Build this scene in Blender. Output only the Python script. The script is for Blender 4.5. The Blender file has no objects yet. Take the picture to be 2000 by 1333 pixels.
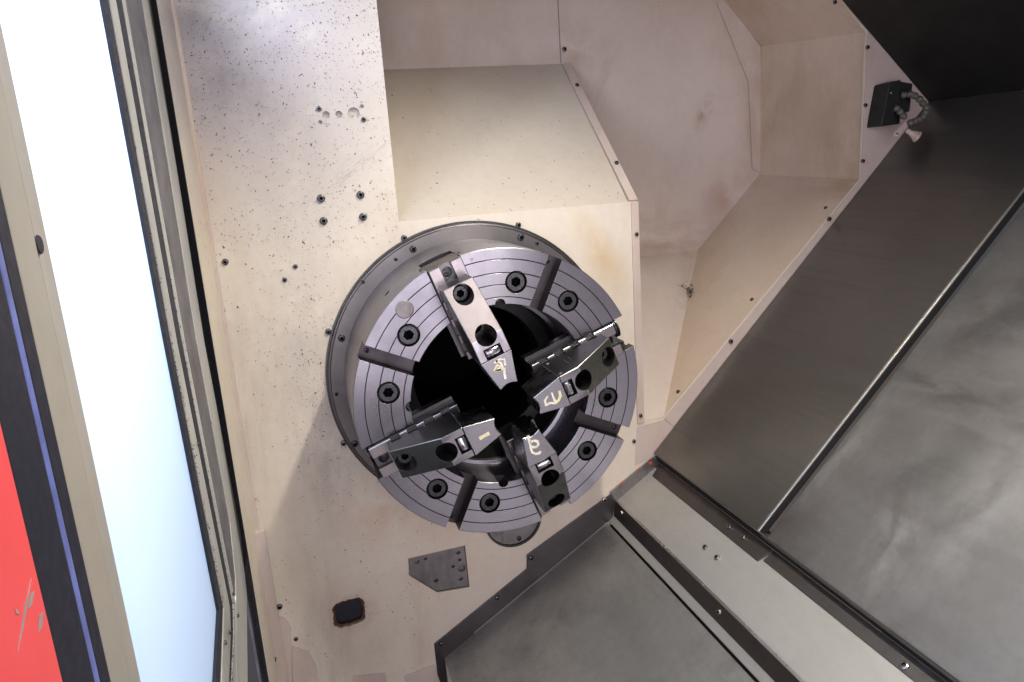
import bpy, bmesh, math, random
from mathutils import Vector, Matrix
random.seed(7)
PI = math.pi
rad = math.radians
S = bpy.context.scene
COL = S.collection

# ------------------------------------------------------------------ camera
# world: spindle axis = Y axis through the origin, headstock wall = plane Y 0, Z up
CAM = Vector((-.3005, -1.35, .3766))
RX = Vector((.95656751, -.28368871, -.0670769))      # camera right
UP = Vector((.12831544, .2031472, .97070406))        # camera up
FW = Vector((.26175129, .93715097, -.23072565))      # camera forward
cd = bpy.data.cameras.new('camera')
cam = bpy.data.objects.new('camera', cd)
COL.objects.link(cam)
m = Matrix((RX, UP, -FW)).transposed().to_4x4()
m.translation = CAM
cam.matrix_world = m
cd.sensor_width = 36
cd.lens = 36 * 1437 / 2000
cd.clip_start = .01
cd.clip_end = 50
S.camera = cam

# ------------------------------------------------------------------ world, lamps, exposure
W = bpy.data.worlds.new('World')
S.world = W
W.use_nodes = True
W.node_tree.nodes['Background'].inputs[0].default_value = (.86, .81, .90, 1)
W.node_tree.nodes['Background'].inputs[1].default_value = .08


def area(name, loc, target, size, power, col, sy=None):
    l = bpy.data.lights.new(name, 'AREA')
    l.energy = power
    l.color = col
    l.size = size
    if sy:
        l.shape = 'RECTANGLE'
        l.size_y = sy
    o = bpy.data.objects.new(name, l)
    COL.objects.link(o)
    o.location = loc
    o.rotation_euler = (Vector(target) - Vector(loc)).to_track_quat('-Z', 'Y').to_euler()
    return o


wl = area('machine_work_lamp', (.24, -.66, .97), (.24, -.66, 0), .04, 12, (1, .95, .84), .55)
wl.data.spread = rad(132)
wl.rotation_euler = (0, .30, 0)      # a tube parallel to the spindle under the guard
area('fill_behind_camera', (-.25, -2.7, .25), (.05, 0, -.05), 2.2, 38, (.96, .89, .96), 1.7)  # unseen fill lamp added behind the camera to brighten the scene
area('window_backlight', (-1.1, -.78, 1.0), (-.5, -.62, .30), .5, 35, (.80, .88, 1))  # unseen lamp added outside to light the window pane from behind
S.view_settings.view_transform = 'Standard'
S.view_settings.look = 'None'
S.view_settings.exposure = 0
S.view_settings.gamma = 1
S.cycles.max_bounces = 6
S.cycles.diffuse_bounces = 3
S.cycles.glossy_bounces = 3
S.cycles.transmission_bounces = 3


# ------------------------------------------------------------------ picture to place
def ray(px, py):
    return RX * (px - 1000) - UP * (py - 666.5) + FW * 1437


def at(px, py, y=0.):
    r = ray(px, py)
    return CAM + r * ((y - CAM.y) / r.y)


def atx(px, py, x):
    r = ray(px, py)
    return CAM + r * ((x - CAM.x) / r.x)


def hit(px, py, p, n):
    r = ray(px, py)
    return CAM + r * ((p - CAM).dot(n) / r.dot(n))


# ------------------------------------------------------------------ materials
class MT:
    def __init__(s, name):
        s.m = bpy.data.materials.new(name)
        s.m.use_nodes = True
        s.t = s.m.node_tree
        s.b = s.t.nodes['Principled BSDF']
        s.tc = s.t.nodes.new('ShaderNodeTexCoord')

    def n(s, kind, **kw):
        d = s.t.nodes.new('ShaderNode' + kind)
        for k, v in kw.items():
            setattr(d, k, v)
        return d

    def L(s, a, b):
        s.t.links.new(a, b)

    def mapping(s, scale=(1, 1, 1), rot=(0, 0, 0), loc=(0, 0, 0)):
        g = s.n('NewGeometry')
        mp = s.n('Mapping')
        mp.inputs['Scale'].default_value = scale
        mp.inputs['Rotation'].default_value = rot
        mp.inputs['Location'].default_value = loc
        s.L(g.outputs['Position'], mp.inputs[0])
        return mp.outputs[0]

    def noise(s, scale, detail=4, rough=.55, vec=None, dist=0):
        d = s.n('TexNoise')
        d.inputs['Scale'].default_value = scale
        d.inputs['Detail'].default_value = detail
        d.inputs['Roughness'].default_value = rough
        d.inputs['Distortion'].default_value = dist
        s.L(vec if vec else s.mapping(), d.inputs['Vector'])
        return d.outputs['Fac']

    def rng(s, v, a, b, c=0, d=1):
        r = s.n('MapRange')
        r.inputs[1].default_value = a
        r.inputs[2].default_value = b
        r.inputs[3].default_value = c
        r.inputs[4].default_value = d
        s.L(v, r.inputs[0])
        return r.outputs[0]

    def mth(s, op, a, b=None):
        r = s.n('Math', operation=op)
        for i, v in enumerate((a, b)):
            if v is None:
                continue
            if isinstance(v, (int, float)):
                r.inputs[i].default_value = v
            else:
                s.L(v, r.inputs[i])
        return r.outputs[0]

    def mix(s, f, a, b):
        r = s.n('Mix', data_type='RGBA')
        if isinstance(f, (int, float)):
            r.inputs[0].default_value = f
        else:
            s.L(f, r.inputs[0])
        for i, v in ((6, a), (7, b)):
            if isinstance(v, tuple):
                r.inputs[i].default_value = (*v, 1)
            else:
                s.L(v, r.inputs[i])
        return r.outputs[2]

    def set(s, **kw):
        for k, v in kw.items():
            i = s.b.inputs[k.replace('_', ' ')]
            if isinstance(v, tuple):
                i.default_value = (*v, 1)
            elif isinstance(v, (int, float)):
                i.default_value = v
            else:
                s.L(v, i)
        return s

    def bump(s, v, strength=.2, dist=.001, bevel=0):
        b = s.n('Bump')
        b.inputs['Strength'].default_value = strength
        b.inputs['Distance'].default_value = dist
        s.L(v, b.inputs['Height'])
        if bevel:
            bv = s.n('Bevel')
            bv.samples = 4
            bv.inputs[0].default_value = bevel
            s.L(bv.outputs[0], b.inputs['Normal'])
        s.L(b.outputs[0], s.b.inputs['Normal'])
        return s


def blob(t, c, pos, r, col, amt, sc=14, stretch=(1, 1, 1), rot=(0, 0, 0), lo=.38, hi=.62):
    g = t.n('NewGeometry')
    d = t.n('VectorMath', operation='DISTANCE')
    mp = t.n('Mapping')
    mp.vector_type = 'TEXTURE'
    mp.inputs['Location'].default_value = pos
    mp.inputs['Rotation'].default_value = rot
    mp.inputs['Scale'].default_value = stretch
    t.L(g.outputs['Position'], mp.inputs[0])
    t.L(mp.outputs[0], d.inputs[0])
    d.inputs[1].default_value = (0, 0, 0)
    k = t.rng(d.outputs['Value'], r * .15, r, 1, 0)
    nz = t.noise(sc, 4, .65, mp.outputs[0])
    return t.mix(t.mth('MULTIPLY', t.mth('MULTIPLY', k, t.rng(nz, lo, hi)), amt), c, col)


def paint(name, base, dark, speck=0., xfade=True, stain=(.42, .27, .15), stain_amt=.35, blobs=()):
    t = MT(name)
    big = t.noise(3.2, 5, .6)
    c = t.mix(t.rng(big, .35, .7), base, dark)
    st = t.noise(5.5, 6, .65, t.mapping((1, 1, .45), (0, .35, 0), (3, 1, 5)))
    c = t.mix(t.mth('MULTIPLY', t.rng(st, .52, .78), stain_amt), c, stain)
    fine = t.noise(60, 3, .6)
    c = t.mix(t.rng(fine, .45, .8, 0, .18), c, tuple(v * .6 for v in base))
    for b_ in blobs:
        c = blob(t, c, *b_)
    if speck:
        for sc, rr, k in ((80, .19, 1), (170, .24, .85)):
            v = t.n('TexVoronoi')
            v.inputs['Scale'].default_value = sc
            vec = t.mapping((1, 1, .62), (0, .3, 0), (sc, 0, 2))
            nz = t.n('TexNoise')
            nz.inputs['Scale'].default_value = 260
            t.L(vec, nz.inputs['Vector'])
            ad = t.n('Vector' + 'Math', operation='MULTIPLY_ADD')
            t.L(nz.outputs['Color'], ad.inputs[0])
            ad.inputs[1].default_value = (.006, .006, .006)
            t.L(vec, ad.inputs[2])
            t.L(ad.outputs[0], v.inputs['Vector'])
            sp = t.n('SeparateColor')
            t.L(v.outputs['Color'], sp.inputs[0])
            r = t.mth('POWER', sp.outputs[0], 3.2)
            den = t.rng(t.noise(4, 3, .6), .35, .65, .25, 1)
            if xfade:
                g = t.n('NewGeometry')
                xyz = t.n('SeparateXYZ')
                t.L(g.outputs['Position'], xyz.inputs[0])
                den = t.mth('MULTIPLY', den, t.rng(xyz.outputs[0], -.25, .25, 1, .3))
            th = t.mth('MULTIPLY', t.mth('MULTIPLY', r, den), rr * speck)
            mk = t.mth('LESS_THAN', v.outputs['Distance'], th)
            c = t.mix(t.mth('MULTIPLY', mk, k * .9), c, (.035, .035, .045))
    t.set(Base_Color=c, Roughness=t.rng(big, .3, .7, .38, .55))
    t.bump(t.noise(140, 3), .06, .0006)
    return t.m


def metal(name, base, rough, dirt=.25, streak=None, bevel=.0005, aniso=0, blot=7., dark=None, metallic=1., rspan=.12, blobs=()):
    t = MT(name)
    n1 = t.noise(blot, 6, .62)
    dk = dark or tuple(v * .45 for v in base)
    c = t.mix(t.mth('MULTIPLY', t.rng(n1, .42, .72), dirt), base, dk)
    n2 = t.noise(90, 4, .6)
    c = t.mix(t.rng(n2, .5, .8, 0, dirt * .5), c, dk)
    r = t.rng(n1, .3, .7, rough - rspan / 2, rough + rspan)
    h = n2
    if streak:
        s1 = t.noise(1, 5, .7, t.mapping(*streak))
        c = t.mix(t.rng(s1, .5, .75, 0, dirt), c, dk)
        r = t.mth('ADD', r, t.rng(s1, .35, .7, -.06, .08))
        h = s1
    for b_ in blobs:
        c = blob(t, c, *b_)
    t.set(Base_Color=c, Metallic=metallic, Roughness=r)
    if aniso:
        tg = t.n('Tangent', direction_type='RADIAL', axis='Y')
        t.set(Anisotropic=aniso)
        t.b.inputs['Anisotropic Rotation'].default_value = .25
        t.L(tg.outputs[0], t.b.inputs['Tangent'])
    t.bump(h, .05, .0004, bevel)
    return t.m


def plain(name, base, rough=.5, metallic=0., var=.25, sc=40, bevel=0):
    t = MT(name)
    n = t.noise(sc, 4, .6)
    t.set(Base_Color=t.mix(t.rng(n, .35, .7), base, tuple(v * (1 - var) for v in base)),
          Roughness=t.rng(n, .3, .7, rough - .06, rough + .08), Metallic=metallic)
    t.bump(n, .08, .0005, bevel)
    return t.m


M = {}
def wp(px, py, y=0.):
    return tuple(at(px, py, y))


GREY = (.16, .15, .17)
BRN = (.40, .25, .13)
M['wall'] = paint('cream_wall_paint', (.70, .625, .525), (.62, .54, .45), speck=1., blobs=[
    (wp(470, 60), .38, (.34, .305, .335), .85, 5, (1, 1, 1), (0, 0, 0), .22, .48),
    (wp(440, 130), .13, GREY, .55, 9, (1, 1, 1.2)), (wp(380, 20), .10, GREY, .5, 11),
    (wp(690, 330), .10, (.30, .26, .25), .55, 40, (1.6, 1, .18), (0, -.55, 0), .45, .7),
    (wp(590, 640), .14, (.33, .29, .27), .35, 10, (1, 1, 1.6)),
    (wp(755, 985), .12, (.50, .26, .15), .45, 12), (wp(640, 880), .14, (.30, .25, .24), .5, 16, (.6, 1, 1.6)),
    (wp(1175, 500), .09, (.52, .36, .16), .6, 7, (.5, 1, 1.3), (0, -.5, 0), .3, .5),
    (wp(870, 1080), .12, (.60, .30, .14), .35, 9), (wp(650, 1290), .16, (.33, .26, .23), .4, 16, (.35, 1, 1.8)),
    (wp(820, 1230), .12, (.45, .30, .2), .4, 14, (.25, 1, 1.7)), (wp(480, 800), .2, (.40, .35, .30), .4, 12, (.25, 1, 1.6)),
    (wp(690, 1195), .055, (.30, .15, .08), .7, 30)])
M['pocket'] = paint('shaded_cream_pocket_paint', (.61, .52, .455), (.51, .42, .37), speck=.25, stain=(.33, .22, .15), stain_amt=.5, blobs=[  # aged cream, darkened further to put the pocket's dimmer light into colour
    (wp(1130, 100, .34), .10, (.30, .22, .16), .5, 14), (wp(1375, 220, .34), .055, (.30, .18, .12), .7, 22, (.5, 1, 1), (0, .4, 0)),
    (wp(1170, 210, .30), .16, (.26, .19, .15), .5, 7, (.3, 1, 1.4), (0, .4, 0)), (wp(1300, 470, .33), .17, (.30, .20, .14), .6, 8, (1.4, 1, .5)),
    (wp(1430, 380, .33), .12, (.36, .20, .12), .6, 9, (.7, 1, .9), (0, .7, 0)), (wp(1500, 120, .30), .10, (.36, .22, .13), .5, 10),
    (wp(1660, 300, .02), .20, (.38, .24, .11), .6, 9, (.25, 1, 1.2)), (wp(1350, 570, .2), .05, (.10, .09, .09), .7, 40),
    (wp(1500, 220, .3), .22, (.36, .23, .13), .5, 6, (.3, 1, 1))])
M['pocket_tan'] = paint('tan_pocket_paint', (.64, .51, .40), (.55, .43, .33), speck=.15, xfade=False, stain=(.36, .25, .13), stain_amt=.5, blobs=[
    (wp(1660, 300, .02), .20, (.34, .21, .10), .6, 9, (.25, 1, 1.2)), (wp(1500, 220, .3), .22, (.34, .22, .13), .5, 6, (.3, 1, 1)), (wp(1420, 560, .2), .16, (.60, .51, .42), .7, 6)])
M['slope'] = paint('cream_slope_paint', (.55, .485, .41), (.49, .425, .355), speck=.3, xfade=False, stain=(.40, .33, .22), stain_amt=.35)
M['strip'] = paint('cream_strip_paint', (.60, .50, .45), (.47, .38, .34), speck=.3, stain_amt=.5)
M['door_paint'] = paint('door_paint', (.53, .52, .49), (.38, .375, .38), speck=.9, xfade=False, stain=(.12, .12, .14), stain_amt=.8)
M['door_grey'] = plain('door_channel_grey', (.17, .165, .19), .45, .2, .5, 14)
M['stile'] = paint('stile_paint', (.36, .335, .30), (.28, .26, .24), speck=.3, xfade=False)
M['turned'] = metal('turned_steel', (.345, .33, .37), .28, .3, aniso=.75, blot=9)
M['body'] = M['turned']
M['ring'] = metal('ring_steel', (.22, .205, .20), .36, .35, aniso=.5, blot=9)
M['jaw'] = metal('ground_steel', (.34, .32, .345), .28, .3, blot=22, dark=(.10, .095, .10))
M['base_jaw'] = metal('base_jaw_steel', (.36, .32, .33), .28, .3, blot=18)
M['tip'] = metal('jaw_tip_steel', (.34, .33, .36), .26, .15, blot=30)
M['pin'] = metal('pin_steel', (.5, .5, .53), .2, .1)
M['slot'] = metal('shaded_slot_steel', (.085, .075, .08), .38, .4, blot=25)  # darker steel, the shade inside the slots put into its colour
M['jaw_matte'] = metal('frosted_ground_steel', (.36, .31, .31), .5, .45, blot=60, dark=(.26, .22, .22), metallic=.55)  # frosted finish, with some reflected light put into the paler tone
M['jaw_dark'] = metal('jaw_slope_dark_reflection', (.17, .17, .165), .36, .5, blot=26, dark=(.05, .05, .05))  # dark reflection on the jaw slopes put into the colour
M['edge'] = metal('bright_edge_steel', (.55, .54, .55), .28, .1)  # glint of the bevelled edges put into the colour; pins and stamps share it
M['jaw_side'] = metal('shaded_jaw_steel', (.15, .147, .15), .30, .4, blot=18)  # shade on the jaw flanks put into the colour
M['black'] = plain('black_oxide', (.085, .085, .092), .30, .9, .4, 200, .0008)
M['screw'] = plain('screw_steel', (.16, .155, .16), .32, 1, .5, 300)
M['bright_screw'] = plain('zinc_screw_steel', (.45, .44, .43), .25, 1, .3, 200)
M['bore'] = metal('bore_steel', (.055, .055, .055), .45, .4, aniso=.4)  # base darkened, the deep bore's shade put into the colour
M['void'] = plain('recess_shade_black', (.005, .005, .006), .8)  # shade of deep sockets and bore end put into a near-black colour
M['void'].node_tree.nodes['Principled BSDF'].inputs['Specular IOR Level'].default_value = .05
M['hole'] = plain('dark_hole', (.012, .011, .011), .7)
M['cover'] = metal('way_cover_steel', (.20, .192, .18), .35, .3, ((55, 2.2, 55), (0, 0, 0)), blot=5, rspan=.08, metallic=.85)
def cp(px, py):
    return tuple(hit(px, py, Vector((.386, 0, -.255)), Vector((-.7165, 0, .6976))))


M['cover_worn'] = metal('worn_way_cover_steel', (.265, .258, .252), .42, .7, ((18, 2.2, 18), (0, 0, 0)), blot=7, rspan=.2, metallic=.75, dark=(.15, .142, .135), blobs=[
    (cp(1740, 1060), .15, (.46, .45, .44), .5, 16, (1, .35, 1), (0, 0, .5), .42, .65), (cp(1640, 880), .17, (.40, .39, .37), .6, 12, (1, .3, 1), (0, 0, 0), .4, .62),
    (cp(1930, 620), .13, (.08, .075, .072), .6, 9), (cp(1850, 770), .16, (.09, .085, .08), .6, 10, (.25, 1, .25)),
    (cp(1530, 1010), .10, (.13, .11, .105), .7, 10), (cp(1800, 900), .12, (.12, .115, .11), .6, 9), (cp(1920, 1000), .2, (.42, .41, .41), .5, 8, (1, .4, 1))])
M['tray'] = metal('tray_steel', (.38, .375, .365), .42, .75, ((10, 3, 10), (0, .5, 0)), blot=9, rspan=.2, metallic=.75, dark=(.19, .185, .18))
M['ledge'] = metal('ledge_steel', (.45, .44, .42), .44, .25, ((14, 3, 14), (0, .5, 0)), blot=8, metallic=.55)
M['dark_steel'] = metal('dark_guard_steel', (.13, .12, .12), .42, .4, blot=14)
M['rear'] = plain('rear_guard_black', (.012, .012, .012), .6, .3, .3, 12)
M['rubber'] = plain('black_rubber', (.014, .016, .032), .55, 0, .4, 90)
M['block'] = plain('black_block_plastic', (.010, .010, .011), .6, 0, .3, 60)
M['red'] = plain('red_enamel', (.93, .10, .11), .35, 0, .12, 6)
M['scratch'] = plain('bare_scratch', (.55, .42, .42), .5, .3, .3, 60)
M['blue_line'] = plain('worn_blue_stripe', (.16, .2, .55), .4, 0, .4, 30)
M['plate'] = metal('grey_plate_steel', (.27, .25, .25), .45, .5, ((60, 60, 12), (0, .2, 0)), blot=20)
M['socket'] = plain('dark_socket_steel', (.03, .03, .04), .5, .3, .4, 40)
M['rust'] = plain('rusty_edge', (.11, .05, .025), .8, 0, .6, 60)
M['bead'] = plain('grey_hose_plastic', (.10, .097, .085), .5, 0, .2)
M['nozzle'] = plain('cream_nozzle_plastic', (.66, .52, .46), .45, 0, .15)
M['orange'] = plain('orange_red_plug', (.55, .06, .02), .5, 0, .3, 300)
M['chalk'] = plain('cream_paint_marker', (.84, .79, .66), .7, 0, .3, 120)
M['chalk_y'] = plain('yellow_paint_marker', (.82, .73, .47), .7, 0, .3, 120)
M['chip'] = plain('dark_chip', (.03, .03, .036), .45, .5, .3, 200)
M['bright_chip'] = plain('bright_chip', (.6, .6, .6), .25, 1, .3, 200)
t = MT('acrylic_window')
t.set(Base_Color=(.82, .88, .95), Roughness=.25)
tr = t.n('BsdfTranslucent')
tr.inputs[0].default_value = (.84, .91, 1, 1)
mx = t.n('MixShader')
mx.inputs[0].default_value = .85
t.L(t.b.outputs[0], mx.inputs[1])
t.L(tr.outputs[0], mx.inputs[2])
t.L(mx.outputs[0], t.t.nodes['Material Output'].inputs[0])
M['window'] = t.m


# ------------------------------------------------------------------ mesh helpers
def mesh(name, verts, faces, smooth=None):
    me = bpy.data.meshes.new(name)
    me.from_pydata([tuple(v) for v in verts], [], faces)
    bm = bmesh.new()
    bm.from_mesh(me)
    bmesh.ops.remove_doubles(bm, verts=bm.verts, dist=1e-6)
    bmesh.ops.recalc_face_normals(bm, faces=bm.faces)
    bm.to_mesh(me)
    bm.free()
    if smooth is not None:
        sharp(me, smooth)
    return me


def sharp(me, ang=30):
    for p in me.polygons:
        p.use_smooth = True
    me.set_sharp_from_angle(angle=rad(ang))


def join(*parts):
    """several (verts, faces) into one"""
    V, F = [], []
    for v, f in parts:
        k = len(V)
        V += [Vector(x) for x in v]
        F += [[i + k for i in q] for q in f]
    return V, F


def obj(name, me, mat, parent=None, bevel=0, **kw):
    if isinstance(me, tuple):
        me = mesh(name, *me)
    o = bpy.data.objects.new(name, me)
    COL.objects.link(o)
    if mat and not me.materials:
        me.materials.append(M[mat])
    if parent:
        o.parent = parent
    if bevel:
        b = o.modifiers.new('bevel', 'BEVEL')
        b.width = bevel
        b.segments = 2
        b.limit_method = 'ANGLE'
        b.angle_limit = rad(35)
    for k, v in kw.items():
        o[k] = v
    return o


def empty(name, label, cat, group=None, kind=None):
    o = bpy.data.objects.new(name, None)
    COL.objects.link(o)
    o.empty_display_size = .02
    if kind:
        o['kind'] = kind
    o['label'] = label
    o['category'] = cat
    if group:
        o['group'] = group
    return o


def prism(pts, off):
    """closed polygon (3-D points) extruded by a vector"""
    n = len(pts)
    pts = [Vector(p) for p in pts]
    off = Vector(off)
    V = pts + [p + off for p in pts]
    F = [list(range(n)), list(range(2 * n - 1, n - 1, -1))]
    F += [[i, (i + 1) % n, n + (i + 1) % n, n + i] for i in range(n)]
    return V, F


def boxv(x0, x1, y0, y1, z0, z1):
    return prism([(x0, y0, z0), (x1, y0, z0), (x1, y0, z1), (x0, y0, z1)], (0, y1 - y0, 0))


def lathe(prof, seg=48, closed=False, axis='Y'):
    """profile of (r, y) spun round the Y axis"""
    V, F = [], []
    n = len(prof)
    for i in range(seg):
        a = 2 * PI * i / seg
        for r, y in prof:
            V.append(Vector((r * math.cos(a), y, r * math.sin(a))))
    for i in range(seg):
        j = (i + 1) % seg
        for k in range(n if closed else n - 1):
            k2 = (k + 1) % n
            F.append([i * n + k, j * n + k, j * n + k2, i * n + k2])
    return V, F


def cyl(c, r, y0, y1, seg=32):
    V, F = [], []
    for y in (y0, y1):
        for i in range(seg):
            a = 2 * PI * i / seg
            V.append(Vector((c[0] + r * math.cos(a), y, c[1] + r * math.sin(a))))
    F = [list(range(seg)), list(range(2 * seg - 1, seg - 1, -1))]
    F += [[i, (i + 1) % seg, seg + (i + 1) % seg, seg + i] for i in range(seg)]
    return V, F


def boolean(me, cutters, op='DIFFERENCE'):
    """cutters: list of (verts, faces); returns a new mesh"""
    o = bpy.data.objects.new('tmp', me)
    COL.objects.link(o)
    cs = []
    for c in cutters:
        cm = mesh('tmpc', *c)
        co = bpy.data.objects.new('tmpc', cm)
        COL.objects.link(co)
        cs.append(co)
        b = o.modifiers.new('b', 'BOOLEAN')
        b.operation = op
        b.object = co
        b.solver = 'EXACT'
    dg = bpy.context.evaluated_depsgraph_get()
    dg.update()
    r = bpy.data.meshes.new_from_object(o.evaluated_get(dg))
    for x in [o] + cs:
        d = x.data
        bpy.data.objects.remove(x)
        if d.users == 0:
            bpy.data.meshes.remove(d)
    return r


def screw_mesh(name, r, h, hexr, depth, dome=True, seg=24):
    """socket head looking towards -Y, seated on Y 0"""
    V, F = [], []

    def hexpt(a, q):
        k = (a % (PI / 3)) - PI / 6
        return q * math.cos(PI / 6) / math.cos(k)
    rings = [(r, 0, 0), (r, -h * (.45 if dome else .86), 0), (r * (.86 if dome else .90), -h * (.85 if dome else 1), 0), (hexr * 1.25, -h, 0)]
    for i in range(seg):
        a = 2 * PI * i / seg
        pr = [(q, y) for q, y, _ in rings] + [(hexpt(a, hexr), -h), (hexpt(a, hexr * .95), -h + depth)]
        for q, y in pr:
            V.append((q * math.cos(a), y, q * math.sin(a)))
    n = 6
    for i in range(seg):
        j = (i + 1) % seg
        for k in range(n - 1):
            F.append([i * n + k, j * n + k, j * n + k + 1, i * n + k + 1])
    F.append([i * n + 5 for i in range(seg)])
    me = mesh(name, V, F)
    sharp(me, 35)
    for p in me.polygons:
        c = p.center
        if math.hypot(c.x, c.z) < hexr * .99 and c.y > -h + depth * .2:
            p.material_index = 1
    return me


SCREW = screw_mesh('screw', .0062, .0045, .0031, .0042)
SCREW_S = screw_mesh('screw', .0038, .003, .0019, .0028)
SCREW_B = screw_mesh('screw', .0046, .0036, .0023, .0034)
BOLT = screw_mesh('bolt', .0165, .0125, .0088, .0122, dome=False, seg=36)


def put(name, me, mat, parent, loc, normal=(0, -1, 0), spin=0, scale=1):
    key = (me.name, mat)
    if key not in put.cache:
        d = me.copy()
        d.materials.append(M[mat])
        d.materials.append(M['void'])
        put.cache[key] = d
    o = bpy.data.objects.new(name, put.cache[key])
    COL.objects.link(o)
    q = Vector((0, -1, 0)).rotation_difference(Vector(normal))
    mm = q.to_matrix().to_4x4() @ Matrix.Rotation(spin, 4, 'Y') @ Matrix.Scale(scale, 4)
    mm.translation = Vector(loc)
    o.parent = parent
    o.matrix_local = mm
    return o


put.cache = {}
rs = lambda: random.uniform(0, PI)

# ================================================================== SETTING
# ---- headstock wall: one sheet with its pocket opening and cut-outs
wall_me = mesh('headstock_wall', *boxv(-.442, 1.15, 0, .004, -.85, 1.25))
OPEN = [(-.120, .76), (-.120, .293), (.352, .293), (.352, -.168), (.401, -.168), (.882, .299), (.882, .597), (.719, .76)]
PLATE = [(-.170, -.3715), (-.0525, -.3685), (-.051, -.4645), (-.1185, -.4605), (-.1715, -.409)]
rust = []
for k in range(30):
    a_ = 2 * PI * k / 30
    ca_, sa_ = math.cos(a_), math.sin(a_)
    q_ = 1 / ((abs(ca_) / .0300) ** 5 + (abs(sa_) / .0270) ** 5) ** .2
    q_ *= random.uniform(.955, 1.035)
    rust.append((-.2965 + ca_ * q_, -.461 + sa_ * q_ + .0015 * ca_))
caps = [(637, 225, .0062), (662, 224, .0060), (691, 222, .0102), (626, 239, .0034), (707, 208, .0034)]
cut1 = [prism([(x, -.02, z) for x, z in OPEN], (0, .06, 0)),
        prism([(x, -.02, z) for x, z in PLATE], (0, .06, 0)),
        prism([(x, -.02, z) for x, z in rust], (0, .06, 0)),
        cyl((0, 0), .20, -.02, .04, 64)]
for px, py, r in caps:
    p = at(px, py)
    cut1.append(cyl((p.x, p.z), r, -.01, .02, 20))
wall_me = boolean(wall_me, cut1)
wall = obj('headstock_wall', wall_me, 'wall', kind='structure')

for px, py in [(623, 213), (710, 234)]:
    put('screw', SCREW_S, 'screw', wall, at(px, py), spin=rs(), scale=1.15)
for px, py in [(627, 388), (704, 381), (632, 432), (709, 424)]:
    put('screw', SCREW, 'screw', wall, at(px, py), spin=rs(), scale=1.12)
put('screw', SCREW, 'screw', wall, at(440, 512), spin=rs(), scale=.9)
for px, py in [(577, 521), (556, 547), (578, 1248), (1238, 862)]:
    put('screw', SCREW_S, 'screw', wall, at(px, py), spin=rs(), scale=1.1)
for px, py in [(789, 465), (1012, 440), (641, 648), (671, 866), (546, 1185)]:
    put('screw', SCREW_B, 'screw', wall, at(px, py), spin=rs(), scale=1.2)
for px, py, r in caps:       # flat plug discs sunk in their holes
    p = at(px, py)
    obj('plug_disc', lathe([(0, .0062), (r * 1.2, .0062), (r * 1.2, .0042)], 20), 'wall', wall).location = (p.x, 0, p.z)
# rusty cable opening: a shallow sheet metal box behind the wall
rb = join(prism([(x, .011, z) for x, z in [(-.335, -.425), (-.258, -.425), (-.258, -.497), (-.335, -.497)]], (0, .004, 0)),
          boxv(-.335, -.332, 0.0042, .011, -.497, -.425), boxv(-.261, -.258, 0.0042, .011, -.497, -.425),
          boxv(-.332, -.261, 0.0042, .011, -.428, -.425), boxv(-.332, -.261, 0.0042, .011, -.497, -.494))
rbox = obj('cable_opening', rb, 'socket', wall)
edge = []
for i, (x, z) in enumerate(rust):      # ragged rusty lip round the opening
    x2, z2 = rust[(i + 1) % len(rust)]
    cx, cz = -.2965, -.461
    n0 = []
    for (a, b) in ((x, z), (x2, z2)):
        k = 1 + random.uniform(.02, .08)
        n0.append((cx + (a - cx) * k, cz + (b - cz) * k))
    edge.append(prism([(x, -.0006, z), (x2, -.0006, z2), (n0[1][0], -.0006, n0[1][1]), (n0[0][0], -.0006, n0[0][1])], (0, -.0006, 0)))
    k = random.uniform(.86, .92)
    edge.append(prism([(x, .001, z), (x2, .001, z2), (cx + (x2 - cx) * k, .003, cz + (z2 - cz) * k), (cx + (x - cx) * k, .003, cz + (z - cz) * k)], (0, .002, 0)))
obj('rusty_lip', join(*edge), 'rust', rbox)
# thin cover sheet seams on the lower right of the wall
obj('corner_sheet', prism([(.338, -.0012, -.178), (.405, -.0012, -.172), (.440, -.0012, -.185), (.385, -.0012, -.250), (.330, -.0012, -.262)], (0, .0010, 0)), 'strip', wall)
# lower left stepped sheets
sheets = [[(537, 1202), (556, 1209), (567, 1226), (571, 1350), (545, 1350)],
          [(571, 1262), (602, 1274), (616, 1298), (621, 1350), (572, 1350)]]
for k, sh_ in enumerate(sheets):
    obj('folded_sheet', prism([at(x, y, -.0035 + .0015 * k) for x, y in sh_], (0, .0015, 0)), 'strip', wall, bevel=.0005)
for q in ([(690, 1322), (752, 1316), (760, 1350), (688, 1350)], [(790, 1322), (848, 1300), (866, 1350), (800, 1350)]):
    obj('lower_bracket', prism([at(x, y, -.004) for x, y in q], (0, .003, 0)), 'strip', wall, bevel=.0006)
b = at(535, 1290)
obj('latch_knob', join(cyl((b.x, b.z + .014), .007, -.022, 0, 14), cyl((b.x, b.z - .008), .009, -.014, 0, 14),
                       boxv(b.x - .005, b.x + .005, -.012, 0, b.z - .008, b.z + .014)), 'black', wall, bevel=.001)
# return strip at the left of the wall, folded towards the door, with a bead along the fold
Yr = atx(416, 667, -.452).y
obj('wall_return', prism([(-.442, -.0005, -.85), (-.452, Yr, -.85), (-.4550, Yr + .02, -.85), (-.4445, .004, -.85)], (0, 0, 2.1)), 'wall', wall)
obj('fold_bead', prism([(-.4445, -.0050, -.36), (-.4395, -.0050, -.36), (-.4370, -.0005, -.36), (-.4435, -.0005, -.36)], (0, 0, 1.6)), 'strip', wall)
obj('edge_angle', prism([(-.446, -.020, -.85), (-.428, -.006, -.85), (-.428, -.001, -.85), (-.446, -.001, -.85)], (0, 0, .60)), 'strip', wall, bevel=.0008)

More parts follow.
